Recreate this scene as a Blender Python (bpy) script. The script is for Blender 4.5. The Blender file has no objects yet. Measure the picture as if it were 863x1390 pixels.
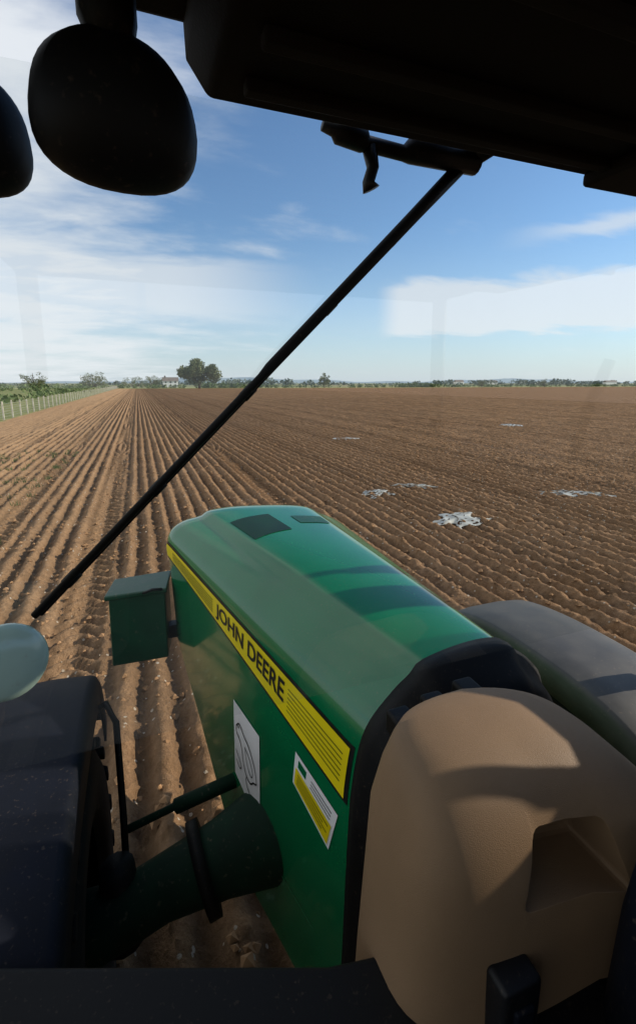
import bpy, bmesh, math, random
import numpy as np
from mathutils import Vector, Matrix
random.seed(4); rng=np.random.default_rng(4)
H=2.9
sc=bpy.context.scene
sc.view_settings.view_transform='Standard'; sc.view_settings.look='None'; sc.view_settings.exposure=0
SUN_AZ=math.radians(99); SUN_EL=math.radians(25)
ROW=.31

# ---------------------------------------------------------------- materials
def newmat(name):
    m=bpy.data.materials.new(name); m.use_nodes=True
    return m,m.node_tree.nodes,m.node_tree.links,m.node_tree.nodes['Principled BSDF']
def simple(name,col,rough=.5,metal=0,coat=0,var=.15,scale=8,bump=0,bscale=60,dust=0,dustcol=(.25,.18,.12),spec=.5):
    m,N,L,b=newmat(name)
    tc=N.new('ShaderNodeTexCoord')
    n=N.new('ShaderNodeTexNoise'); n.inputs['Scale'].default_value=scale; n.inputs['Detail'].default_value=6
    L.new(tc.outputs['Object'],n.inputs['Vector'])
    r=N.new('ShaderNodeValToRGB')
    r.color_ramp.elements[0].position=.3; r.color_ramp.elements[1].position=.7
    r.color_ramp.elements[0].color=(*[c*(1-var) for c in col],1)
    r.color_ramp.elements[1].color=(*[min(1,c*(1+var)) for c in col],1)
    L.new(n.outputs['Fac'],r.inputs['Fac'])
    out=r.outputs['Color']
    if dust>0:
        n2=N.new('ShaderNodeTexNoise'); n2.inputs['Scale'].default_value=bscale*2; n2.inputs['Detail'].default_value=3
        L.new(tc.outputs['Object'],n2.inputs['Vector'])
        mr=N.new('ShaderNodeMapRange'); mr.inputs[1].default_value=.62; mr.inputs[2].default_value=.75; mr.inputs[4].default_value=dust
        L.new(n2.outputs['Fac'],mr.inputs[0])
        n3=N.new('ShaderNodeMath'); n3.operation='MULTIPLY'; L.new(mr.outputs[0],n3.inputs[0]); L.new(n.outputs['Fac'],n3.inputs[1])
        mx=N.new('ShaderNodeMix'); mx.data_type='RGBA'; L.new(n3.outputs[0],mx.inputs[0]); L.new(out,mx.inputs[6]); mx.inputs[7].default_value=(*dustcol,1)
        out=mx.outputs[2]
    L.new(out,b.inputs['Base Color'])
    rr=N.new('ShaderNodeMapRange'); rr.inputs[3].default_value=max(.02,rough-.08); rr.inputs[4].default_value=min(1,rough+.12)
    L.new(n.outputs['Fac'],rr.inputs[0]); L.new(rr.outputs[0],b.inputs['Roughness'])
    b.inputs['Metallic'].default_value=metal; b.inputs['Coat Weight'].default_value=coat; b.inputs['Coat Roughness'].default_value=.06
    b.inputs['Specular IOR Level'].default_value=spec
    if bump>0:
        nb=N.new('ShaderNodeTexNoise'); nb.inputs['Scale'].default_value=bscale*4; L.new(tc.outputs['Object'],nb.inputs['Vector'])
        bp=N.new('ShaderNodeBump'); bp.inputs['Strength'].default_value=bump; bp.inputs['Distance'].default_value=.002
        L.new(nb.outputs['Fac'],bp.inputs['Height']); L.new(bp.outputs[0],b.inputs['Normal'])
    return m
M_green=simple('green_paint',(.003,.15,.052),.16,coat=.6,var=.12,scale=3,dust=.3,bscale=50)
M_dgreen=simple('dark_green_cast',(.003,.02,.010),.7,var=.3,dust=.5,bscale=20,spec=.2)
M_boxg=simple('dark_green_paint',(.004,.055,.025),.4,var=.2,dust=.4,bscale=20)
M_vent=simple('vent_mesh',(.002,.028,.014),.5,var=.3,dust=.2,bscale=40,spec=.3)
M_yellow=simple('yellow_decal',(.80,.64,.008),.35,var=.05)
M_black=simple('black_plastic',(.005,.005,.006),.5,var=.3,dust=.25,bscale=40,bump=.2,spec=.35)
M_lamp=simple('lamp_black',(.003,.003,.003),.6,var=.3,dust=.2,bscale=40,spec=.2)
M_decalblack=simple('black_decal',(.008,.009,.008),.4)
M_rubber=simple('rubber',(.007,.007,.007),.85,var=.4,dust=.4,bscale=12,bump=.4,spec=.2)
M_fender=simple('fender_plastic',(.0025,.004,.009),.65,var=.3,dust=.3,bscale=40,bump=.1,spec=.2)
M_brown=simple('dash_plastic',(.215,.135,.073),.55,var=.08,scale=4,bump=.5,bscale=120,spec=.3,dust=.15)
M_roof=simple('roof_lining',(.007,.004,.003),.85,var=.2,bump=.3,spec=.2)
M_white=simple('white_decal',(.8,.8,.78),.45,var=.05,dust=.2)
M_steel=simple('steel',(.10,.10,.10),.5,metal=.6,var=.3)
M_rim=simple('yellow_rim',(.6,.45,.02),.4,dust=.5,bscale=10)
M_wood=simple('post_wood',(.6,.54,.43),.8,var=.3,scale=4)
M_wire=simple('wire',(.4,.4,.39),.5)
M_wall=simple('house_render',(.8,.78,.72),.8,scale=.5)
M_tile=simple('roof_tile',(.17,.14,.12),.8,scale=.5)
M_dark=simple('window_dark',(.03,.035,.04),.2)
M_bark=simple('bark',(.07,.05,.035),.9,scale=1)
M_mirror=simple('mirror_glass',(.35,.47,.40),.12,var=.05,dust=.4,bscale=30)

def leafmat(name,c1,c2,scale=.3):
    m,N,L,b=newmat(name)
    tc=N.new('ShaderNodeTexCoord'); n=N.new('ShaderNodeTexNoise'); n.inputs['Scale'].default_value=scale; n.inputs['Detail'].default_value=4
    L.new(tc.outputs['Object'],n.inputs['Vector'])
    r=N.new('ShaderNodeValToRGB'); r.color_ramp.elements[0].position=.35; r.color_ramp.elements[1].position=.65
    r.color_ramp.elements[0].color=(*c1,1); r.color_ramp.elements[1].color=(*c2,1)
    L.new(n.outputs['Fac'],r.inputs['Fac']); L.new(r.outputs['Color'],b.inputs['Base Color']); b.inputs['Roughness'].default_value=.8
    return m
M_leaf=leafmat('oak_foliage',(.07,.095,.03),(.17,.18,.065))
M_hedge=leafmat('hedge_foliage',(.06,.10,.03),(.14,.19,.06))
M_far=leafmat('hazed_foliage',(.10,.14,.12),(.17,.20,.16),.02)  # paler tone paints atmospheric haze into the leaf colour
M_hill=leafmat('distant_hills',(.20,.27,.32),(.27,.34,.37),.004)  # bluish base colour carries the painted distance haze

# ---------------------------------------------------------------- helpers
def empty(name,loc=(0,0,0)):
    e=bpy.data.objects.new(name,None); sc.collection.objects.link(e); e.location=loc; e.empty_display_size=.2; return e
def mk(name,verts,faces,mat,parent=None,smooth=True,z0=H,bevel=0,subsurf=0,solid=0):
    me=bpy.data.meshes.new(name); me.from_pydata([(v[0],v[1],v[2]+z0) for v in verts],[],faces)
    bm=bmesh.new(); bm.from_mesh(me); bmesh.ops.recalc_face_normals(bm,faces=bm.faces); bm.to_mesh(me); bm.free()
    me.materials.append(mat)
    if smooth:
        for p in me.polygons: p.use_smooth=True
    ob=bpy.data.objects.new(name,me); sc.collection.objects.link(ob)
    if parent: ob.parent=parent; ob.matrix_parent_inverse=Matrix.Translation(parent.location).inverted()
    if solid:
        s=ob.modifiers.new('s','SOLIDIFY'); s.thickness=solid; s.offset=0
    if bevel:
        b=ob.modifiers.new('b','BEVEL'); b.width=bevel; b.segments=3; b.limit_method='ANGLE'; b.angle_limit=math.radians(35)
        w=ob.modifiers.new('w','WEIGHTED_NORMAL')
    return ob
def boxv(x0,x1,y0,y1,z0,z1):
    v=[(x,y,z) for z in(z0,z1) for x,y in((x0,y0),(x1,y0),(x1,y1),(x0,y1))]
    f=[(0,3,2,1),(4,5,6,7),(0,1,5,4),(1,2,6,5),(2,3,7,6),(3,0,4,7)]
    return v,f
def box(name,x0,x1,y0,y1,z0,z1,mat,parent=None,bevel=.01,zz=H):
    v,f=boxv(x0,x1,y0,y1,z0,z1); return mk(name,v,f,mat,parent,bevel=bevel,z0=zz,smooth=bevel>0)
def tube(name,pts,rad,mat,parent=None,n=12,z0=H,flat=1.0):
    pts=[Vector(p) for p in pts]
    if not isinstance(rad,(list,tuple)): rad=[rad]*len(pts)
    V=[];F=[]
    for i,p in enumerate(pts):
        d=(pts[min(i+1,len(pts)-1)]-pts[max(i-1,0)]).normalized()
        up=Vector((0,1,0)) if abs(d.y)<.9 else Vector((0,0,1))
        a=d.cross(up).normalized(); b=a.cross(d).normalized()
        for k in range(n):
            t=2*math.pi*k/n; V.append(tuple(p+a*math.cos(t)*rad[i]+b*math.sin(t)*rad[i]*flat))
    for i in range(len(pts)-1):
        for k in range(n):
            F.append((i*n+k,i*n+(k+1)%n,(i+1)*n+(k+1)%n,(i+1)*n+k))
    F.append(tuple(range(n))); F.append(tuple(range(len(pts)*n-n,len(pts)*n)))
    return mk(name,V,F,mat,parent,z0=z0)
def loft(name,rings,mat,parent=None,closed=True,caps=True,**k):
    n=len(rings[0]);V=[p for r in rings for p in r];F=[]
    for i in range(len(rings)-1):
        for j in range(n if closed else n-1):
            F.append((i*n+j,i*n+(j+1)%n,(i+1)*n+(j+1)%n,(i+1)*n+j))
    if caps: F.append(tuple(range(n))); F.append(tuple(range(len(V)-n,len(V))))
    return mk(name,V,F,mat,parent,**k)

# ---------------------------------------------------------------- GROUND
def seg(a,b,s): return list(np.arange(a,b,s))
xs=[-6000,-2500,-1000,-400,-150,-60,-30,-18,-13]+seg(-11,-6,.0775)+seg(-6,12,.045)+seg(12,66,.0775)+[66,68,72,76,84,100,130,180,260,400,700,1500,3500,7000]
ys=[-300,-80,-25,-10]+seg(-4,0,.1)+seg(0,14,.045)
y=14;s=.05
while y<420: ys.append(y); y+=s; s*=1.022
ys+=[430,480,560,700,900,1200,1700,2500,4000,7000]
xs=np.array(xs);ys=np.array(ys)
X,Y=np.meshgrid(xs,ys)
nx,ny=len(xs),len(ys)
rowi=np.round(X/ROW).astype(int)
rowamp=.7+.55*rng.random(4000)[(rowi+2000)%4000]
wob=.012*np.sin(Y*.35+rowi*1.7)+.007*np.sin(Y*1.3+rowi*2.9)
def vnoise(cell,cy=None):
    cy=cy or cell
    xi=X/cell; yi=Y/cy; x0=np.floor(xi).astype(int); y0=np.floor(yi).astype(int); fx=xi-x0; fy=yi-y0
    T=rng.random((512,512)); g=lambda a,b:T[a%512,b%512]
    fx=fx*fx*(3-2*fx); fy=fy*fy*(3-2*fy)
    return (g(x0,y0)*(1-fx)+g(x0+1,y0)*fx)*(1-fy)+(g(x0,y0+1)*(1-fx)+g(x0+1,y0+1)*fx)*fy-.5
mound=np.cos(2*np.pi*(X+wob+.03*vnoise(.5))/ROW)
Zr=.056*rowamp*mound*(1+.6*vnoise(.45,.8))
cl2=vnoise(.17)
Zr+=.05*vnoise(.10)+.08*np.clip(cl2-.18,0,1)+.035*vnoise(.24)+.028*(rng.random(X.shape)-.5)+.05*vnoise(3.1)
for xc in(-.85,-2.75,-5.0,3.1):
    m=np.clip((.30-np.abs(X-xc))/.06,0,1)
    lug=.045*np.tanh(3*np.sin(2*np.pi*(Y+.9*np.abs(X-xc))/.26))
    Zt=-.055+lug*np.clip(np.abs(X-xc)/.05,0,1)+.02*(rng.random(X.shape)-.5)+.045*vnoise(.3)
    Zr=Zr*(1-m)+Zt*m
fade=np.clip((X+10.3)/.6,0,1)*np.clip((67-X)/3,0,1)*np.clip((268-Y)/4,0,1)*np.clip((Y+5)/1,0,1)
Z=Zr*fade
me=bpy.data.meshes.new('ground')
co=np.stack([X,Y,Z],-1).reshape(-1,3).astype(np.float32)
me.vertices.add(nx*ny); me.vertices.foreach_set('co',co.ravel())
idx=np.arange(nx*ny).reshape(ny,nx)
q=np.stack([idx[:-1,:-1],idx[:-1,1:],idx[1:,1:],idx[1:,:-1]],-1).reshape(-1,4)
me.loops.add(q.size); me.loops.foreach_set('vertex_index',q.ravel().astype(np.int32))
me.polygons.add(len(q)); me.polygons.foreach_set('loop_start',np.arange(0,q.size,4,dtype=np.int32)); me.polygons.foreach_set('loop_total',np.full(len(q),4,dtype=np.int32))
me.update(calc_edges=True)
g=bpy.data.objects.new('ground',me); sc.collection.objects.link(g)
def ground_z(x,y):
    i=int(np.clip(np.searchsorted(xs,x),1,nx-1)); j=int(np.clip(np.searchsorted(ys,y),1,ny-1)); return float(Z[j,i])
m,N,L,b=newmat('ploughed_soil')
geo=N.new('ShaderNodeTexCoord'); P=geo.outputs['Object']
sep=N.new('ShaderNodeSeparateXYZ'); L.new(P,sep.inputs[0])
def noise(sc_,det=6,vec=P,rough=.6):
    n=N.new('ShaderNodeTexNoise'); n.inputs['Scale'].default_value=sc_; n.inputs['Detail'].default_value=det; n.inputs['Roughness'].default_value=rough; L.new(vec,n.inputs['Vector']); return n.outputs['Fac']
def math_(op,a,b_=None,c=None):
    n=N.new('ShaderNodeMath'); n.operation=op
    for i,v in enumerate((a,b_,c)):
        if v is None: continue
        if isinstance(v,(int,float)): n.inputs[i].default_value=v
        else: L.new(v,n.inputs[i])
    return n.outputs[0]
def mapr(v,a,b_,c=0,d=1,smooth=False):
    n=N.new('ShaderNodeMapRange'); L.new(v,n.inputs[0])
    if smooth: n.interpolation_type='SMOOTHSTEP'
    for i,x in enumerate((a,b_,c,d)): n.inputs[i+1].default_value=x
    return n.outputs[0]
def mix(f,a,b_):
    n=N.new('ShaderNodeMix'); n.data_type='RGBA'
    for i,v in((0,f),(6,a),(7,b_)):
        if isinstance(v,tuple): n.inputs[i].default_value=(*v,1)
        elif isinstance(v,(int,float)): n.inputs[i].default_value=v
        else: L.new(v,n.inputs[i])
    return n.outputs[2]
soil=mix(mapr(noise(9,6),.32,.68),(.17,.092,.044),(.38,.222,.115))
soil=mix(mapr(noise(.12,3),.35,.7,0,.45),soil,(.33,.20,.105))
soil=mix(mapr(noise(45,2),.55,.8,0,.5),soil,(.50,.34,.20))
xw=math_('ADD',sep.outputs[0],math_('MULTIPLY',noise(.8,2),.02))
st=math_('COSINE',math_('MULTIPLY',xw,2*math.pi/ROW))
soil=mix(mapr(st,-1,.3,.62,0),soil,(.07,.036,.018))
br=math_('COSINE',math_('MULTIPLY',sep.outputs[0],2*math.pi/3.1))
soil=mix(mapr(br,.6,1,0,.3),soil,(.10,.055,.028))
soil=mix(mapr(math_('ADD',sep.outputs[0],math_('MULTIPLY',noise(.2,3),3)),5,-5,0,.33),soil,(.53,.36,.205))  # soil lightened to the left, painting in its sunlit ridge sides
vo=N.new('ShaderNodeTexVoronoi'); vo.inputs['Scale'].default_value=14; L.new(P,vo.inputs['Vector'])
sepc=N.new('ShaderNodeSeparateColor'); L.new(vo.outputs['Color'],sepc.inputs[0])
stone=math_('MULTIPLY',math_('LESS_THAN',vo.outputs['Distance'],.22),math_('GREATER_THAN',sepc.outputs[0],.84))
soil=mix(stone,soil,(.55,.46,.35))
grass=mix(mapr(noise(.5,6),.35,.65),(.13,.16,.055),(.30,.29,.13))
far=mix(mapr(noise(.006,3),.4,.6),(.12,.16,.07),(.30,.27,.15))
gm=mapr(math_('ADD',sep.outputs[0],math_('MULTIPLY',noise(1.5,3),.8)),-9.2,-9.7,0,1)
gy=mapr(math_('ADD',sep.outputs[1],math_('MULTIPLY',noise(.3,3),6)),268,272,0,1)
fy=mapr(sep.outputs[1],330,345,0,1)
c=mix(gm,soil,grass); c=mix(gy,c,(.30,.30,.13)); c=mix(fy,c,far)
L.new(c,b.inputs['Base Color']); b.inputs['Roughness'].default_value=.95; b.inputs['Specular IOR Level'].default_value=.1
bp=N.new('ShaderNodeBump'); bp.inputs['Strength'].default_value=1; bp.inputs['Distance'].default_value=.06
hh=math_('ADD',noise(18,6,rough=.7),math_('MULTIPLY',stone,.3)); L.new(hh,bp.inputs['Height'])
bp2=N.new('ShaderNodeBump'); bp2.inputs['Strength'].default_value=1; bp2.inputs['Distance'].default_value=.06
L.new(math_('MULTIPLY',st,mapr(sep.outputs[0],62,66,0,1)),bp2.inputs['Height']); L.new(bp.outputs[0],bp2.inputs['Normal'])
L.new(bp2.outputs[0],b.inputs['Normal'])
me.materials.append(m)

def scatter(name,n,mat,r0,r1,xr,yr):
    V=[];F=[]
    ico=[(0,0,1),(1,0,0),(0,1,0),(-1,0,0),(0,-1,0),(0,0,-1)]
    fc=[(0,1,2),(0,2,3),(0,3,4),(0,4,1),(5,2,1),(5,3,2),(5,4,3),(5,1,4)]
    for i in range(n):
        yy=yr[0]+(yr[1]-yr[0])*random.random()**1.5; xx=random.uniform(*xr)
        r=r0+(r1-r0)*random.random()**2.2; a=random.random()*6.28; o=len(V)
        zz=ground_z(xx,yy)+r*.1
        for v in ico:
            x=v[0]*r*random.uniform(.7,1.3); y_=v[1]*r*random.uniform(.7,1.3); z=v[2]*r*random.uniform(.5,.9)
            V.append((xx+x*math.cos(a)-y_*math.sin(a),yy+x*math.sin(a)+y_*math.cos(a),zz+z))
        F+=[tuple(o+k for k in f) for f in fc]
    return mk(name,V,F,mat,None,z0=0,smooth=False)
M_clod=simple('clod',(.31,.18,.09),.95,var=.4,scale=6,spec=.1)
M_flint=simple('flint',(.48,.40,.30),.7,var=.4,scale=3,spec=.2)
scatter('soil_clods',30000,M_clod,.010,.05,(-9.5,17),(0,30))
scatter('flint_stones',1200,M_flint,.008,.024,(-8,14),(0,26))

V=[];F=[]
for i in range(170):
    xx=random.uniform(-7,-2.5); yy=random.uniform(4,24)
    for k in range(14):
        a=random.random()*6.28; l=random.uniform(.03,.1); o=len(V)
        px,py=xx+random.gauss(0,.05),yy+random.gauss(0,.05)
        V+=[(px-.008,py,0),(px+.008,py,0),(px+math.cos(a)*l*.7,py+math.sin(a)*l*.7,l+.06)]; F.append((o,o+1,o+2))
mk('weed_tufts',V,F,M_hedge,None,z0=.0,smooth=False)

M_glare=simple('glare_pale',(.42,.41,.35),.35,var=.4,scale=5)  # pale sheets on the soil stand in for glare streaks
def smear(x,y,w,l,rot,n=18,keep=.82):
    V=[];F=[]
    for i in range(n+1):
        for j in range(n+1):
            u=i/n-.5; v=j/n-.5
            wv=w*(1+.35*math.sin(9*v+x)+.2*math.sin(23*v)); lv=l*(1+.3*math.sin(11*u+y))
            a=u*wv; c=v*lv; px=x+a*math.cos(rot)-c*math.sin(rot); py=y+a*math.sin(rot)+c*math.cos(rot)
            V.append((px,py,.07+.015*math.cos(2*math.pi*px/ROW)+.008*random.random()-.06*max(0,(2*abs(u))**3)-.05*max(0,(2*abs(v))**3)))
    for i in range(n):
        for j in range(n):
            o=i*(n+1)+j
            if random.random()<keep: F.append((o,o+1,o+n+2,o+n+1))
    mk('glare_smear',V,F,M_glare,None,z0=0)
smear(6.3,8.1,1.0,.8,.4,keep=.85); smear(10.7,9.0,1.5,.5,-.5,keep=.7); smear(5.8,10.9,.7,.6,.2,keep=.65); smear(7.2,11.3,.9,.3,-.6,keep=.6); smear(10,22.6,1.3,.9,.2,keep=.7); smear(24,26,1.6,1.3,.2,keep=.7)

# ---------------------------------------------------------------- vegetation
def leaves(name,clumps,n,size,mat,parent=None):
    V=[];F=[]
    ws=np.array([c[3]**2 for c in clumps]); ws=ws/ws.sum()
    ch=rng.choice(len(clumps),n,p=ws)
    for k in ch:
        cx,cy,cz,r,sq=clumps[k]
        d=rng.normal(size=3); d/=np.linalg.norm(d); rr=r*(.45+.6*rng.random())
        p=np.array([cx,cy,cz])+d*rr*np.array([1,1,sq])
        a=rng.normal(size=3);a/=np.linalg.norm(a); b_=np.cross(a,rng.normal(size=3)); b_/=np.linalg.norm(b_)
        s_=size*(.5+rng.random()); o=len(V)
        V+=[tuple(p-a*s_),tuple(p-b_*s_*.7),tuple(p+a*s_),tuple(p+b_*s_*.7)]; F.append((o,o+1,o+2,o+3))
    return mk(name,V,F,mat,parent,z0=0,smooth=False)
def tree(name,x,y,h,w,n=2500,seed=0,th_=.25,zlow=.15):
    random.seed(seed); e=empty(name,(x,y,0))
    th=h*th_
    tube('trunk',[(x,y,-.2),(x+.1,y,th*.6),(x,y+.1,th*1.3),(x,y,h*.75)],[h*.04,h*.03,h*.024,h*.008],M_bark,e,8,z0=0)
    cl=[]
    for i in range(26):
        a=random.random()*6.28; rad=w*.5*math.sqrt(random.random())*.8; f=random.random()
        z=th+(h-th)*(zlow+(.72*(1-.55*(rad/(w*.5))**2)-zlow*.2)*f)
        r=w*random.uniform(.09,.17)
        cl.append((x+rad*math.cos(a),y+rad*math.sin(a),z,r,.75))
        if i%2==0: tube('limb',[(x,y,th*.9),(x+rad*.5*math.cos(a),y+rad*.5*math.sin(a),(th+z)/2),(x+rad*math.cos(a),y+rad*math.sin(a),z)],[h*.018,h*.012,h*.004],M_bark,e,6,z0=0)
    leaves('crown',cl,n,h*.024,M_leaf,e)
tree('oak_tree',31,262,18,24,9000,3,.2,.03)
tree('field_tree',111,284,10.5,9,2000,5,.15,.1)
tree('field_tree',-20,258,9.5,15,2200,6,.1,.05)
tree('field_tree',9,290,9,12,1500,7,.1,.05)
tree('field_tree',-46,262,10,13,1800,8,.1,.05)
tree('field_tree',-2,300,8,14,1500,11,.1,.05)
tree('field_tree',215,262,7,8,900,9,.1,.05)
tree('field_tree',262,255,7,9,900,10,.1,.05)
random.seed(21)
cl=[]
for i in range(90):
    yy=random.uniform(60,300); cl.append((-14.5-random.random()*2-yy*.03,yy,.6,random.uniform(.7,1.1),.8))
for i in range(200): cl.append((random.uniform(-170,-16),random.uniform(160,300),1.0,random.uniform(1.2,2.6),.7))
leaves('orchard_hedge',cl,11000,.33,M_hedge)
cl=[]
for i in range(260):
    x=random.uniform(-20,420); cl.append((x,285+random.uniform(-4,4)+.02*x,.9,random.uniform(1,1.8)*(1.9 if 165<x<200 or 30<x<60 else 1),.75))
leaves('headland_hedge',cl,11000,.4,M_hedge)
cl=[]
for i in range(500):
    x=random.uniform(-700,1600); y=random.uniform(560,900); r=random.uniform(3,7)*(1+.6*math.sin(x*.013))
    cl.append((x,y,r*.4,max(2,r),.55))
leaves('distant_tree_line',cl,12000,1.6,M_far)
V=[];F=[]
for i in range(160):
    x=-2500+i*50; hgt=26+14*math.sin(i*.11+1)+5*math.sin(i*.5)+2.5*random.random()
    if x<300: hgt*=.6
    V+=[(x,3400,-2),(x,3650,max(5,hgt)),(x,4300,-2)]
for i in range(159):
    o=i*3; F+=[(o,o+3,o+4,o+1),(o+1,o+4,o+5,o+2)]
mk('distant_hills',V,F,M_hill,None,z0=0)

e=empty('farmhouse',(22,352,0))
box('walls',17,27,349,355,0,4.2,M_wall,e,0,zz=0)
v=[(16.5,348.5,4.2),(27.5,348.5,4.2),(27.5,355.5,4.2),(16.5,355.5,4.2),(16.5,352,6.8),(27.5,352,6.8)]
mk('roof',v,[(0,1,5,4),(2,3,4,5),(0,4,3),(1,2,5),(0,3,2,1)],M_tile,e,False,0)
for i,x in enumerate((18.2,21.4,24.6)):
    for j,z in enumerate((.9,2.9)): box('window_%d_%d'%(i,j),x,x+1.0,348.95,349.1,z,z+1,M_dark,e,0,zz=0)
box('chimney',18,19,351.5,352.5,6,7.8,M_tile,e,0,zz=0)
for bx,by,wd in((520,700,16),(640,760,22),(700,740,12),(905,720,30)):
    e=empty('farm_building',(bx,by,0))
    box('walls',bx,bx+wd,by,by+8,0,5,M_wall,e,0,zz=0)
    mk('roof',[(bx-.5,by-.5,5),(bx+wd+.5,by-.5,5),(bx+wd+.5,by+8.5,5),(bx-.5,by+8.5,5),(bx-.5,by+4,8),(bx+wd+.5,by+4,8)],[(0,1,5,4),(2,3,4,5),(0,4,3),(1,2,5),(0,3,2,1)],M_tile,e,False,0)

e=empty('wire_fence',(-10,30,0))
V=[];F=[]
for i in range(100):
    yy=14+i*3; a=-10.1+.05*random.random(); r=.05; o=len(V); hh=1.35+.12*random.random()
    v,f=boxv(a-r,a+r,yy-r,yy+r,0,hh); V+=v; F+=[tuple(o+k for k in q_) for q_ in f]
mk('posts',V,F,M_wood,e,False,0)
V=[];F=[]
for zz in(.25,.45,.65,.85,1.05,1.25):
    o=len(V); v,f=boxv(-10.05,-10.04,14,311,zz,zz+.008); V+=v; F+=[tuple(o+k for k in q_) for q_ in f]
mk('wires',V,F,M_wire,e,False,0)

# ---------------------------------------------------------------- TRACTOR
T=empty('tractor',(.8,0,0))
rear=[(.535,-1.9),(.550,-1.667),(.572,-1.351),(.612,-1.128),(.70,-1.01),(.80,-.94),(.958,-.908),(1.10,-.91),(1.20,-.95),(1.28,-1.06),(1.32,-1.35),(1.34,-1.9)]
front=[(.12,-1.5),(.115,-1.3),(.105,-1.05),(.10,-.88),(.17,-.797),(.33,-.765),(.538,-.755),(.90,-.785),(1.10,-.845),(1.22,-.94),(1.27,-1.1),(1.28,-1.5)]
YR,YF=1.18,2.7
def cat(P_,sub=6):
    out=[];n=len(P_)
    for i in range(n-1):
        p0=np.array(P_[max(i-1,0)]);p1=np.array(P_[i]);p2=np.array(P_[i+1]);p3=np.array(P_[min(i+2,n-1)])
        for k in range(sub):
            t=k/sub; out.append(.5*((2*p1)+(-p0+p2)*t+(2*p0-5*p1+4*p2-p3)*t*t+(-p0+3*p1-3*p2+p3)*t**3))
    out.append(np.array(P_[-1])); return np.array(out)
def zb(s):
    y=YR+(YF-YR)*s
    return float(np.interp(y,[1.18,2.0,2.42,2.7],[-2.45,-2.4,-1.83,-1.5]))
Rp,Fp=cat(rear),cat(front)
def ring(s):
    p=Rp*(1-s)+Fp*s; y=YR+(YF-YR)*s
    z=zb(s); p=p.copy()
    w=np.linspace(0,11,len(p))
    p[:,1]+=.026*(1/(1+np.exp(-(w-4.9)*20)))*(1/(1+np.exp((w-7.4)*20)))
    p[:,1]+=.009*np.sin(math.pi*s)*np.clip((w-2.5)/2,0,1)*np.clip((8.5-w)/2,0,1)
    for rng_ in (range(0,12),range(len(p)-12,len(p))):
        l=list(rng_); 
        if l[0]==0:
            zt=p[12,1]; z_old=p[0,1]; 
            for i in l: p[i,1]=zt+(p[i,1]-zt)*(zt-z)/(zt-z_old)
        else:
            zt=p[l[0]-1,1]; z_old=p[-1,1]
            for i in l: p[i,1]=zt+(p[i,1]-zt)*(zt-z)/(zt-z_old)
    return [(q_[0],y,q_[1]) for q_ in p]
NS=36
rings=[ring(i/NS) for i in range(NS+1)]
base=np.array(rings[-1]); c0=np.array([.69,0,-1.3])
for k in range(1,8):
    t=k/7*math.pi/2; sc_=1-.16*(1-math.cos(t)); yy=YF+.20*math.sin(t)
    rings.append([(c0[0]+(p[0]-c0[0])*sc_,yy,c0[2]+(p[2]-c0[2])*sc_) for p in base])
hood=loft('bonnet',rings,M_green,T,closed=False,caps=False)
n=len(rings[0])
mk('grille',[p for p in rings[-1]],[tuple(range(n))],M_black,T,False)
def side(s,z,off=.003):
    r=np.array(ring(s))[:22]; order=np.argsort(r[:,2]); x=np.interp(z,r[order,2],r[order,0]); return (x-off,YR+(YF-YR)*s,z)
def top(s,w,off=.003):
    r=np.array(ring(s)); i=w*6; a=int(i); f=i-a; p=r[a]*(1-f)+r[a+1]*f; return (p[0],p[1],p[2]+off)
def patch(name,fn,mat,nu=30,nv=5):
    V=[fn(i/nu,j/nv) for i in range(nu+1) for j in range(nv+1)]
    F=[(i*(nv+1)+j,(i+1)*(nv+1)+j,(i+1)*(nv+1)+j+1,i*(nv+1)+j+1) for i in range(nu) for j in range(nv)]
    return mk(name,V,F,mat,T)
S0,S1=.03,.995
def ztop(s): return np.interp(s,[.03,.995],[-1.185,-.893])
def zbot(s): return np.interp(s,[.03,.995],[-1.372,-.962])
def stripe(off,gt,gb,s0,s1):
    return lambda u,v:(lambda s:side(s,(ztop(s)+gt)*(1-v)+(zbot(s)-gb)*v,off))(s0+(s1-s0)*u)
patch('stripe_border',stripe(.003,.012,.016,.02,.997),M_decalblack)
patch('yellow_stripe',stripe(.006,0,0,S0,.995),M_yellow)
for k in range(6):
    v0=.2+k*.11
    patch('stripe_line_%d'%k,(lambda v0:lambda u,v:(lambda s:side(s,ztop(s)*(1-(v0+.02*v))+zbot(s)*(v0+.02*v),.008))(.045+.2*u))(v0),M_dgreen,12,1)
    patch('stripe_line_f%d'%k,(lambda v0:lambda u,v:(lambda s:side(s,ztop(s)*(1-(v0+.03*v))+zbot(s)*(v0+.03*v),.008))(.64+.3*u))(v0),M_dgreen,12,1)
cu=bpy.data.curves.new('lt','FONT'); cu.body='JOHN DEERE'; cu.offset=.02
to=bpy.data.objects.new('lt',cu); sc.collection.objects.link(to); bpy.context.view_layer.update()
tm=bpy.data.meshes.new_from_object(to.evaluated_get(bpy.context.evaluated_depsgraph_get()))
bm=bmesh.new(); bm.from_mesh(tm); bmesh.ops.triangulate(bm,faces=bm.faces)
vx=[v.co.x for v in bm.verts]; vy=[v.co.y for v in bm.verts]; x0,x1,y0,y1=min(vx),max(vx),min(vy),max(vy)
V=[]
for v in bm.verts:
    u=(v.co.x-x0)/(x1-x0); w=(v.co.y-y0)/(y1-y0); s=.62-(.62-.26)*u; f=.86-.72*w
    V.append(side(s,ztop(s)*(1-f)+zbot(s)*f,.009))
F=[tuple(v.index for v in f.verts) for f in bm.faces]; bm.free(); bpy.data.objects.remove(to)
mk('stripe_lettering',V,F,M_decalblack,T,False)
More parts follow.
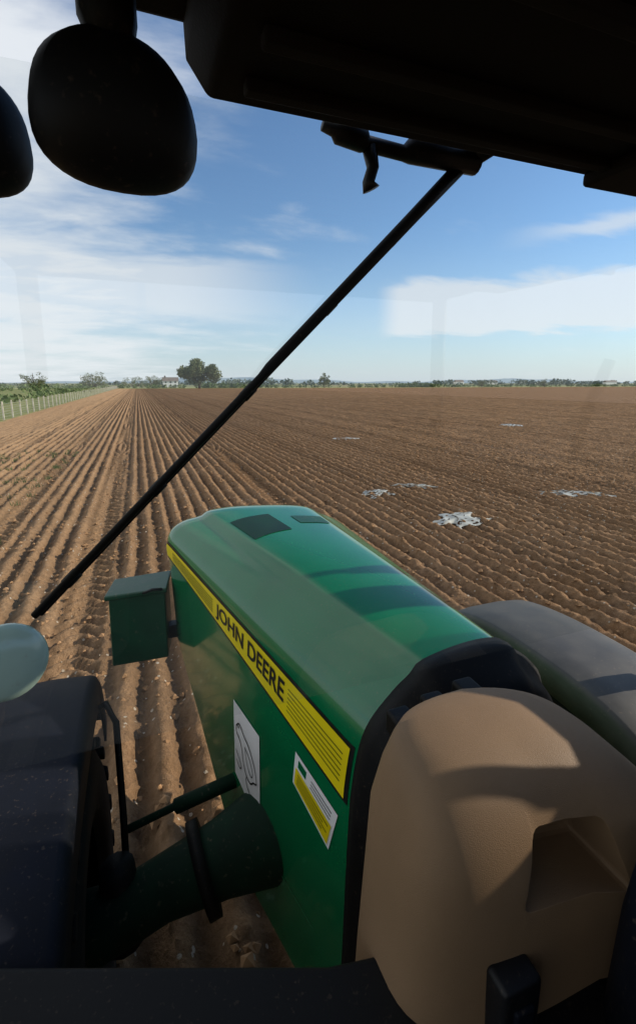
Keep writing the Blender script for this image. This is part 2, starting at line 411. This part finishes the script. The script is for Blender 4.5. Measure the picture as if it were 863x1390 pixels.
def quad(cs):
    def f(off,m=0):
        def g_(u,v):
            s=(cs[0][0]*(1-u)+cs[1][0]*u)*(1-v)+(cs[3][0]*(1-u)+cs[2][0]*u)*v
            z=(cs[0][1]*(1-u)+cs[1][1]*u)*(1-v)+(cs[3][1]*(1-u)+cs[2][1]*u)*v
            return side(s,z,off)
        return g_
    return f
q1=quad([(.525,-1.456),(.376,-1.50),(.380,-1.98),(.53,-1.86)])
patch('white_sticker',q1(.004),M_white,8,8)
def line_on(qf,pts,wd,name,mat):
    V=[];F=[]
    for i,(u,v) in enumerate(pts):
        du=pts[min(i+1,len(pts)-1)][0]-pts[max(i-1,0)][0]; dv=pts[min(i+1,len(pts)-1)][1]-pts[max(i-1,0)][1]; l=math.hypot(du,dv) or 1
        V.append(qf(u-dv/l*wd,v+du/l*wd)); V.append(qf(u+dv/l*wd,v-du/l*wd))
    for i in range(len(pts)-1): F.append((2*i,2*i+1,2*i+3,2*i+2))
    mk(name,V,F,mat,T,False)
def smoothpts(p): return [tuple(a) for a in cat(p,4)]
bird=smoothpts([(.12,.28),(.25,.2),(.42,.26),(.62,.3),(.82,.42),(.9,.56),(.78,.62),(.66,.7),(.5,.7),(.38,.6),(.34,.48),(.25,.40),(.12,.36),(.12,.28)])
line_on(q1(.007),bird,.010,'sticker_bird_outline',M_decalblack)
line_on(q1(.007),smoothpts([(.45,.38),(.62,.42),(.75,.52),(.7,.6),(.55,.55),(.45,.4)]),.008,'sticker_bird_wing',M_decalblack)
line_on(q1(.007),smoothpts([(.08,.62),(.2,.66),(.3,.72),(.22,.78),(.1,.74)]),.008,'sticker_scribble',M_decalblack)
line_on(q1(.007),smoothpts([(.5,.72),(.48,.8),(.6,.84),(.82,.86)]),.008,'sticker_caption',M_decalblack)
line_on(q1(.007),[(.2,.24),(.22,.27)],.014,'sticker_eye',M_decalblack)
q2=quad([(.205,-1.383),(.045,-1.46),(.072,-1.64),(.215,-1.53)])
patch('warning_sticker',q2(.004),M_white,8,8)
def sub(qf,u0,u1,v0,v1): return lambda u,v:qf(u0+(u1-u0)*u,v0+(v1-v0)*v)
patch('warning_panel',sub(q2(.006),.05,.95,.42,.93),M_yellow,6,3)
for k in range(4): patch('warning_text_%d'%k,sub(q2(.008),.12,.9-.1*(k%2),.50+.09*k,.52+.09*k),M_dgreen,4,1)
patch('warning_head',sub(q2(.006),.1,.3,.10,.32),M_green,3,2)
for k in range(3): patch('warning_line_%d'%k,sub(q2(.006),.42,.9,.13+.09*k,.15+.09*k),M_decalblack,4,1)
M_seam=simple('seam',(.04,.22,.10),.3)
patch('side_seam',lambda u,v:side(.50-.38*u,-2.02-.06*u+.004*v,.004),M_seam,12,1)
def tp(s0,s1,w0,w1,sk=0): return lambda u,v: top(s0+(s1-s0)*u+sk*v,w0+(w1-w0)*v,.003)
patch('bonnet_vent',tp(.70,.87,5.2,6.25,.04),M_vent,8,6)
patch('bonnet_side_vent',tp(.80,.88,6.55,7.15),M_boxg,8,6)
rr=np.array(rings[0]); rc=np.array([.95,0,-1.7])
gk=[]
for yy,sc_ in((1.20,1.004),(1.165,1.010),(1.14,1.004),(1.12,.97),(1.06,.94),(.99,.86)):
    gk.append([(rc[0]+(p[0]-rc[0])*sc_,yy,rc[2]+(p[2]-rc[2])*sc_) for p in rr])
loft('bonnet_gasket',gk,M_lamp,T,closed=False,caps=False,solid=.012)
mk('firewall',[(p[0],1.10,p[2]) for p in gk[4]],[tuple(range(n))],M_black,T,False)

# dash housing
def sup(cx,cy,hx,hy,z,n=56,e=3.2,tilt=0,sag=0,sagr=0):
    r=[]
    for k in range(n):
        t=2*math.pi*k/n; c,s_=math.cos(t),math.sin(t)
        x=hx*math.copysign(abs(c)**(2/e),c); y=hy*math.copysign(abs(s_)**(2/e),s_)
        r.append((cx+x,cy+y-(.22*x if x>0 else 0),z+tilt*y-(sag if x<0 else sagr)*(x/.4)**2))
    return r
D=[(-2.3,.93,.76,.52,.24,3.5,0,0),(-1.7,.93,.77,.51,.235,3.5,0,0),(-1.45,.925,.78,.49,.225,3.4,0,0),(-1.2,.905,.79,.445,.215,3.6,0,.02),(-1.06,.87,.80,.395,.20,3.8,0,.04),(-1.0,.85,.808,.355,.19,3.8,.01,.05),(-.96,.84,.815,.335,.18,3.6,.01,.06),(-.90,.82,.83,.29,.155,3.4,.02,.08),(-.875,.81,.845,.255,.14,3.2,.02,.08),(-.86,.80,.855,.19,.11,2.8,.01,.05),(-.854,.80,.86,.08,.04,2,0,0)]
dash=loft('dashboard',[sup(cx,cy,hx,hy,z,e=e,tilt=.10,sag=sg,sagr=sr) for z,cx,cy,hx,hy,e,sg,sr in D],M_brown,T)
cv=[(.68,.45,-1.12),(1.00,.45,-1.16),(.98,.74,-1.14),(.71,.76,-1.11),(.74,.45,-.955),(.94,.45,-.965),(.92,.74,-.98),(.75,.76,-.97)]
cut=mk('cut',cv,[(0,3,2,1),(4,5,6,7),(0,1,5,4),(1,2,6,5),(2,3,7,6),(3,0,4,7)],M_brown,T,False)
cb=cut.modifiers.new('b','BEVEL'); cb.width=.02; cb.segments=3
mo=dash.modifiers.new('cut','BOOLEAN'); mo.object=cut; mo.operation='DIFFERENCE'; mo.solver='EXACT'
bpy.context.view_layer.update()
dm=bpy.data.meshes.new_from_object(dash.evaluated_get(bpy.context.evaluated_depsgraph_get()))
dash.modifiers.clear(); dash.data=dm; bpy.data.objects.remove(cut)
mk_=dash.modifiers.new('b','BEVEL'); mk_.width=.008; mk_.segments=3; mk_.limit_method='ANGLE'; mk_.angle_limit=math.radians(40)
box('dash_switch_panel',.60,.70,.535,.60,-1.36,-1.20,M_black,T,.014)
box('dash_switch',.625,.675,.525,.55,-1.30,-1.25,M_fender,T,.008)
for i,x in enumerate((.60,.71,.82)): box('dash_clip_%d'%i,x,x+.07,.955,1.05,-.985+.02*i,-.915+.02*i,M_lamp,T,.012)
loft('steering_column_shroud',[sup(.985,.43,.12*k,.10*k,z,e=2.6) for z,k in((-1.36,1.2),(-1.1,1.15),(-.98,1.05),(-.93,.85),(-.91,.5),(-.905,.1))],M_fender,T)

def wheel(name,cx,cy,cz,R,W,rimr):
    prof=[(rimr,-W*.42),(rimr*1.12,-W*.5),(R*.85,-W*.52),(R*.95,-W*.45),(R*.975,-W*.25),(R*.98,0),(R*.975,W*.25),(R*.95,W*.45),(R*.85,W*.52),(rimr*1.12,W*.5),(rimr,W*.42)]
    n=48; rg=[]
    for k in range(n):
        t=2*math.pi*k/n; rg.append([(cx+w,cy+r*math.cos(t),cz+r*math.sin(t)) for r,w in prof])
    rg.append(rg[0]); loft(name+'_tyre',rg,M_rubber,T,closed=False,caps=False)
    V=[];F=[]
    nl=22
    for k in range(nl*2):
        sgn=1 if k%2 else -1; t0=2*math.pi*k/(nl*2)
        pts=[]
        for u,dt in((0,.0),(W*.52,-.22)):
            for hw in(-.035,.035):
                for r in(R*.93,R*1.03 if u==0 else R*.99):
                    t=t0+dt+hw/R*1.0; pts.append((cx+sgn*u,cy+r*math.cos(t),cz+r*math.sin(t)))
        o=len(V); V+=pts
        F+=[tuple(o+i for i in f) for f in((0,1,3,2),(4,6,7,5),(0,4,5,1),(2,3,7,6),(1,5,7,3),(0,2,6,4))]
    mk(name+'_lugs',V,F,M_rubber,T,False,bevel=.006)
    rg=[]
    for r,w in((rimr,-W*.42),(rimr*.93,-W*.3),(rimr*.8,-.05),(rimr*.3,0),(rimr*.28,-.08),(.02,-.08)):
        rg.append([(cx+w,cy+r*math.cos(2*math.pi*k/32),cz+r*math.sin(2*math.pi*k/32)) for k in range(32)])
    loft(name+'_rim',rg,M_rim,T)
wheel('wheel_fl',-.54,1.75,-H+.70,.72,.48,.38)
wheel('wheel_fr',2.12,1.75,-H+.70,.72,.44,.38)
wheel('wheel_rl',-.42,-.95,-H+.95,.97,.55,.5)
wheel('wheel_rr',2.2,-.95,-H+.95,.97,.55,.5)
fp=[(2.55,-1.86),(2.52,-1.68),(2.42,-1.52),(2.25,-1.435),(2.0,-1.395),(1.7,-1.385),(1.4,-1.40),(1.15,-1.46),(.95,-1.6),(.84,-1.8),(.80,-1.95)]
def fender(name,xi,xo,mat,up=0):
    fpc=cat([(a,b_+up) for a,b_ in fp],5)
    rg=[]
    for y,z in fpc:
        r=[]
        for u,dz in((0,-.16),(.0,-.03),(.02,-.008),(.05,0),(.3,.012),(.7,.012),(.95,0),(.985,-.008),(1,-.03),(1,-.07)):
            cy_,cz_=1.7,-2.1; k=dz
            r.append((xi+(xo-xi)*u,y+(y-cy_)*k*.8,z+(z-cz_)*k*1.3))
        rg.append(r)
    loft(name,rg,mat,T,closed=False,caps=False,solid=.012)
M_fgrey=simple('fender_grey',(.075,.07,.062),.5,var=.2,dust=.5,bscale=30,spec=.35)
fender('fender_left',-.29,-.88,M_fender,.05)
fender('fender_right',1.84,2.36,M_fgrey,0)
loft('fender_right_liner',[[(1.835,y+(y-1.7)*k,z+(z+2.1)*k) for y,z in cat(fp,5)] for k in(-.05,-.45)],M_lamp,T,closed=False,caps=False)
tube('fender_bracket',[(-.31,2.3,-1.58),(-.25,2.25,-1.52),(-.20,2.12,-1.54),(-.19,1.95,-1.85),(-.19,1.85,-2.1)],.015,M_lamp,T)
tube('fender_bracket_r',[(1.84,2.3,-1.62),(1.7,2.25,-1.5),(1.6,2.1,-1.6),(1.6,1.8,-2.1)],.022,M_black,T)
tube('front_axle',[(-.45,1.75,-2.2),(-.22,1.75,-2.17),(-.05,1.76,-2.12),(.2,1.77,-2.08),(.45,1.78,-2.03),(1.3,1.78,-2.03),(1.8,1.75,-2.14),(2.05,1.75,-2.2)],[.15,.12,.12,.15,.21,.21,.12,.13],M_dgreen,T,20)
tube('axle_flange',[(.10,1.765,-2.10),(.15,1.768,-2.09)],[.19,.19],M_lamp,T,20)
tube('steering_cylinder',[(-.2,1.98,-2.0),(.02,2.0,-1.97),(.03,2.0,-1.97),(.42,2.02,-1.92)],[.018,.018,.035,.035],M_dgreen,T)
tube('steering_knuckle',[(-.22,1.8,-2.35),(-.22,1.8,-1.98)],[.09,.07],M_lamp,T)
box('chassis_frame',.66,1.15,.8,2.85,-2.3,-1.6,M_dgreen,T,.04)
box('transmission',.6,1.25,-1.2,.98,-2.4,-1.75,M_dgreen,T,.05)
box('front_weight_block',.35,1.05,2.75,3.15,-2.15,-1.7,M_dgreen,T,.03)
v=[(-.245,2.70,-1.60),(.06,2.62,-1.56),(.10,2.86,-1.56),(-.21,2.92,-1.60),(-.235,2.70,-1.185),(.065,2.62,-1.15),(.10,2.86,-1.15),(-.20,2.92,-1.185)]
mk('toolbox_body',v,[(0,3,2,1),(4,5,6,7),(0,1,5,4),(1,2,6,5),(2,3,7,6),(3,0,4,7)],M_boxg,T,bevel=.01)
v=[(-.255,2.685,-1.19),(.075,2.605,-1.155),(.115,2.87,-1.155),(-.21,2.93,-1.19)]; v=v+[(a,b_,c_+.03) for a,b_,c_ in v]
mk('toolbox_lid',v,[(0,3,2,1),(4,5,6,7),(0,1,5,4),(1,2,6,5),(2,3,7,6),(3,0,4,7)],M_boxg,T,bevel=.008)
tube('toolbox_handle',[(-.05,2.64,-1.15),(.0,2.60,-1.12),(.05,2.61,-1.13)],.008,M_black,T,8)
box('toolbox_arm',.0,.3,2.72,2.8,-1.5,-1.42,M_black,T,.01)

# ---- cab
CX0,CX1=-.5,2.05
box('cab_roof',CX0-.08,CX1+.08,-1.0,.95,.585,.80,M_roof,T,.02)
v=[(.115,.95,.535),(.15,.95,.485),(2.04,.95,.485),(2.04,.95,.60),(.113,.95,.60)]
vb=[(a+(.03 if a<1 else 0),-.2,c_+.03) for a,b_,c_ in v]
V=v+vb; F=[(0,1,2,3,4),(9,8,7,6,5)]+[(i,(i+1)%5,5+(i+1)%5,5+i) for i in range(5)]
mk('roof_console',V,F,M_roof,T,False,bevel=.012)
for i,(a,b0,b1) in enumerate(((.915,.86,.89),(.80,.74,.77),(.6,.54,.57))): box('console_rib_%d'%i,.2,2.0,b0,b1,.468,.49,M_roof,T,.006)
box('sun_visor_block',1.02,1.34,.80,.94,.455,.487,M_roof,T,.01)
for nm,x,y0 in(('a',CX0,.95),('b',CX1,.95),('c',CX0,-.8),('d',CX1,-.8)):
    tube('pillar_'+nm,[(x,y0,-1.4),(x,y0-.0,-.3),(x,y0-.02,.62)],.05,M_black,T)
box('door_rail',CX0-.04,CX0+.04,-.8,.95,-1.45,-1.35,M_black,T,.01)
v=[(2.02,-.8,-1.45),(2.02,.93,-1.45),(2.02,.93,-.10),(2.02,.70,-.33),(2.02,.45,-.385),(2.02,-.8,-.40)]  # unseen panel, added with a sloped top edge to shade the dash
V=v+[(2.08,b_,c_) for a,b_,c_ in v]
mk('shade_panel_right',V,[tuple(range(6)),tuple(range(11,5,-1))]+[(i,(i+1)%6,6+(i+1)%6,6+i) for i in range(6)],M_black,T,False,bevel=.01)
tube('door_handle_right',[(1.98,.50,-.62),(1.93,.50,-.4),(1.93,.57,-.1),(1.98,.61,.1)],.025,M_black,T)
box('rear_wall',CX0,CX1,-.9,-.84,-1.4,-.1,M_black,T,.01)
v=[(-.62,1.17,-1.37),(.33,.815,-1.37),(1.5,.60,-1.37),(2.05,.6,-1.37),(2.05,-.9,-1.37),(-.62,-.9,-1.37)]
V=v+[(a,b_,-1.43) for a,b_,c_ in v]
mk('cab_floor',V,[tuple(range(6)),tuple(range(11,5,-1))]+[(i,(i+1)%6,6+(i+1)%6,6+i) for i in range(6)],M_lamp,T,False,bevel=.015)
tube('exhaust_stack',[(2.3,1.32,-1.3),(2.3,1.32,-.9),(2.3,1.32,-.88),(2.3,1.32,.3),(2.3,1.32,.32),(2.3,1.32,.75),(2.3,1.2,.85)],[.05,.05,.085,.085,.05,.05,.05],M_black,T)
tube('shadow_mirror_arm',[(2.1,.95,.5),(2.6,1.25,.45),(2.95,1.45,.3),(2.95,1.45,-.1)],.02,M_black,T)  # unseen mirror, added to throw a second shadow band on the bonnet
box('shadow_mirror_head',2.84,3.06,1.43,1.49,-.28,.16,M_black,T,.02)

p0=Vector((.80,1.06,.545)); p1=Vector((-.235,1.06,-.478)); d=p1-p0
tube('wiper_arm',[p0,p0+d*.15,p0+d*.5,p0+d*.52,p1],[.018,.015,.0125,.009,.008],M_lamp,T,10)
off=Vector((.006,.022,-.006))
tube('wiper_blade',[p0+d*.10+off,p1+d*.0+off],[.008,.008],M_rubber,T,8)
for i,f in enumerate((.2,.36,.55,.75,.93)): tube('wiper_clip_%d'%i,[p0+d*(f-.012)+off*.5,p0+d*(f+.012)+off*.5],.0125,M_lamp,T,8)
tube('wiper_motor',[(.405,1.05,.535),(.43,1.05,.53),(.44,1.05,.528),(.50,1.05,.52),(.51,1.05,.515),(.60,1.05,.51),(.62,1.05,.52),(.80,1.05,.52)],[.012,.014,.024,.024,.016,.016,.028,.028],M_black,T,14)
tube('wiper_motor_drop',[(.515,1.05,.51),(.525,1.05,.47),(.515,1.05,.44),(.522,1.05,.425)],[.017,.014,.014,.02],M_black,T,10)
tube('wiper_spindle',[(.80,1.085,.54),(.80,1.0,.54)],.026,M_black,T,14)
def lamp(name,c,r,aim,sx=1.0):
    c=Vector(c); aim=Vector(aim).normalized(); a=aim.cross(Vector((0,0,1))).normalized(); b_=a.cross(aim)
    rg=[]
    for d_,k in((-.62,.05),(-.60,.3),(-.5,.58),(-.3,.83),(-.05,.97),(.15,1.0),(.25,1.0),(.28,.97),(.30,.9)):
        R_=[]
        for j in range(40):
            t=2*math.pi*j/40; e=2.4
            x=math.copysign(abs(math.cos(t))**(2/e),math.cos(t)); z=math.copysign(abs(math.sin(t))**(2/e),math.sin(t))
            x*=1-.10*(z) ; 
            R_.append(tuple(c+aim*d_*r+a*x*r*k*sx+b_*z*r*k))
        rg.append(R_)
    loft(name+'_housing',rg,M_lamp,T)
    tube(name+'_bracket',[c+Vector((0,0,r*.7)),c+Vector((-.005,.0,r*1.05)),(c.x-.005,c.y,.64)],[.03,.042,.042],M_lamp,T)
lamp('work_lamp_a',(.002,.88,.412),.110,(-.1,1,-.12),1.10)
lamp('work_lamp_b',(-.222,.95,.385),.092,(-.25,1,-.1),1.0)
c=Vector((-.268,.96,-.52)); aim=Vector((.35,-1,.25)).normalized(); a=aim.cross(Vector((0,0,1))).normalized(); b_=a.cross(aim)
rg=[]
for d_,k in((.012,.05),(.011,.5),(.006,.85),(0,1),(-.01,1.04),(-.03,.8),(-.035,.1)):
    rg.append([tuple(c+aim*d_+a*math.cos(2*math.pi*j/36)*.070*k+b_*math.sin(2*math.pi*j/36)*.07*k) for j in range(36)])
loft('round_mirror',rg,M_mirror,T)
tube('mirror_stalk',[c-aim*.03,c+Vector((-.06,.05,-.08)),c+Vector((-.28,.05,-.1))],.01,M_black,T)

# windscreen glass (thin sheet: Schlick reflectance, same from both sides)
mg=bpy.data.materials.new('windscreen_glass'); mg.use_nodes=True; N=mg.node_tree.nodes; L=mg.node_tree.links; N.clear()
o=N.new('ShaderNodeOutputMaterial'); tr=N.new('ShaderNodeBsdfTransparent'); tr.inputs[0].default_value=(.97,.985,.98,1)
gl=N.new('ShaderNodeBsdfGlossy'); gl.inputs['Roughness'].default_value=.015
ge=N.new('ShaderNodeNewGeometry'); dt=N.new('ShaderNodeVectorMath'); dt.operation='DOT_PRODUCT'; L.new(ge.outputs['Normal'],dt.inputs[0]); L.new(ge.outputs['Incoming'],dt.inputs[1])
ca=math_('ABSOLUTE',dt.outputs['Value'])
fre=math_('ADD',math_('MULTIPLY',math_('POWER',math_('SUBTRACT',1.0,ca),5.0),.9),.075)
mx=N.new('ShaderNodeMixShader'); L.new(fre,mx.inputs[0]); L.new(tr.outputs[0],mx.inputs[1]); L.new(gl.outputs[0],mx.inputs[2])
df=N.new('ShaderNodeBsdfTranslucent'); df.inputs[0].default_value=(.8,.8,.78,1)
tc=N.new('ShaderNodeTexCoord'); nz=noise(3,9,tc.outputs['Object'])
mr=mapr(nz,.4,.8,.003,.04)
m2=N.new('ShaderNodeMixShader'); L.new(mr,m2.inputs[0]); L.new(mx.outputs[0],m2.inputs[1]); L.new(df.outputs[0],m2.inputs[2]); L.new(m2.outputs[0],o.inputs[0])
mk('windscreen',[(CX0,1.09,-.85),(CX1,1.09,-.85),(CX1,1.09,.56),(CX0,1.09,.56)],[(0,1,2,3)],mg,T,False)

# ---------------------------------------------------------------- light & sky
S=Vector((math.sin(SUN_AZ)*math.cos(SUN_EL),math.cos(SUN_AZ)*math.cos(SUN_EL),math.sin(SUN_EL)))
ld=bpy.data.lights.new('sun','SUN'); ld.energy=5.0; ld.angle=math.radians(.5); ld.color=(1,.90,.75)
lo=bpy.data.objects.new('sun',ld); sc.collection.objects.link(lo); lo.rotation_euler=S.to_track_quat('Z','Y').to_euler()
w=bpy.data.worlds.new('World'); sc.world=w; w.use_nodes=True; N=w.node_tree.nodes; L=w.node_tree.links
bg=N['Background']; bg.inputs[1].default_value=.12
sk=N.new('ShaderNodeTexSky'); sk.sky_type='NISHITA'; sk.sun_disc=False; sk.sun_elevation=SUN_EL; sk.sun_rotation=SUN_AZ; sk.air_density=1.1; sk.dust_density=.2; sk.ozone_density=2.5
tc=N.new('ShaderNodeTexCoord'); sp=N.new('ShaderNodeSeparateXYZ'); L.new(tc.outputs['Generated'],sp.inputs[0])
zc=math_('ADD',math_('MAXIMUM',sp.outputs[2],0),.16)
cx=N.new('ShaderNodeCombineXYZ'); L.new(math_('DIVIDE',sp.outputs[0],zc),cx.inputs[0]); L.new(math_('DIVIDE',sp.outputs[1],zc),cx.inputs[1])
def wn(scale,det,rot,sx):
    mp=N.new('ShaderNodeMapping'); mp.inputs['Rotation'].default_value=(0,0,rot); mp.inputs['Scale'].default_value=(sx,1,1); L.new(cx.outputs[0],mp.inputs[0])
    n=N.new('ShaderNodeTexNoise'); n.inputs['Scale'].default_value=scale; n.inputs['Detail'].default_value=det; n.inputs['Roughness'].default_value=.58; n.inputs['Distortion'].default_value=.3; L.new(mp.outputs[0],n.inputs['Vector']); return n.outputs['Fac']
c1=wn(.9,7,.4,.7); c2=wn(4,7,.9,.5)
az=math_('DIVIDE',sp.outputs[0],math_('MAXIMUM',sp.outputs[1],.05))
left=mapr(az,-.25,.35,.20,-.10)
cm=mapr(math_('ADD',math_('ADD',math_('MULTIPLY',c1,.55),math_('MULTIPLY',c2,.45)),left),.44,.74,0,.9,True)
wob_=math_('MULTIPLY',math_('SUBTRACT',c2,.5),.06)
zz_=math_('ADD',sp.outputs[2],wob_)
refl_band=math_('MULTIPLY',math_('MULTIPLY',mapr(zz_,.085,.10,0,1,True),mapr(zz_,.20,.175,0,1,True)),mapr(az,.51,.58,0,.75,True))  # windscreen reflection at right, painted into the sky as a pale band
cm=math_('MAXIMUM',cm,refl_band)
glare_wedge=math_('MULTIPLY',math_('MULTIPLY',mapr(zz_,.10,.14,0,1,True),mapr(zz_,.24,.21,0,1,True)),mapr(az,.40,.05,0,.7,True))  # glass glare at left, painted into the sky as a pale wedge
cm=math_('MAXIMUM',cm,glare_wedge)
streak=math_('MULTIPLY',math_('MULTIPLY',mapr(math_('ADD',zz_,math_('MULTIPLY',az,-.03)),.20,.22,0,1,True),mapr(math_('ADD',zz_,math_('MULTIPLY',az,-.03)),.245,.225,0,1,True)),mapr(az,.8,1.2,0,.6,True))
cm=math_('MAXIMUM',cm,streak)
low=math_('POWER',mapr(sp.outputs[2],-.02,.30,1,0),1.7)
tint=N.new('ShaderNodeMix'); tint.data_type='RGBA'; tint.blend_type='MULTIPLY'; tint.inputs[0].default_value=1; L.new(sk.outputs[0],tint.inputs[6]); tint.inputs[7].default_value=(.98,1.14,1.30,1)
hz=mix(math_('MULTIPLY',low,.9),tint.outputs[2],(4.9,5.7,6.7))
L.new(mix(cm,hz,(7.1,7.4,7.7)),bg.inputs[0])

# ---------------------------------------------------------------- camera
cd=bpy.data.cameras.new('camera'); cam=bpy.data.objects.new('camera',cd); sc.collection.objects.link(cam); sc.camera=cam
cd.sensor_fit='VERTICAL'; cd.sensor_height=36; cd.lens=640/1390*36; cd.shift_y=-45/1390; cd.clip_start=.02; cd.clip_end=20000
cam.location=(0,0,H); cam.rotation_euler=(math.radians(90-11.5),0,math.radians(-20.6))
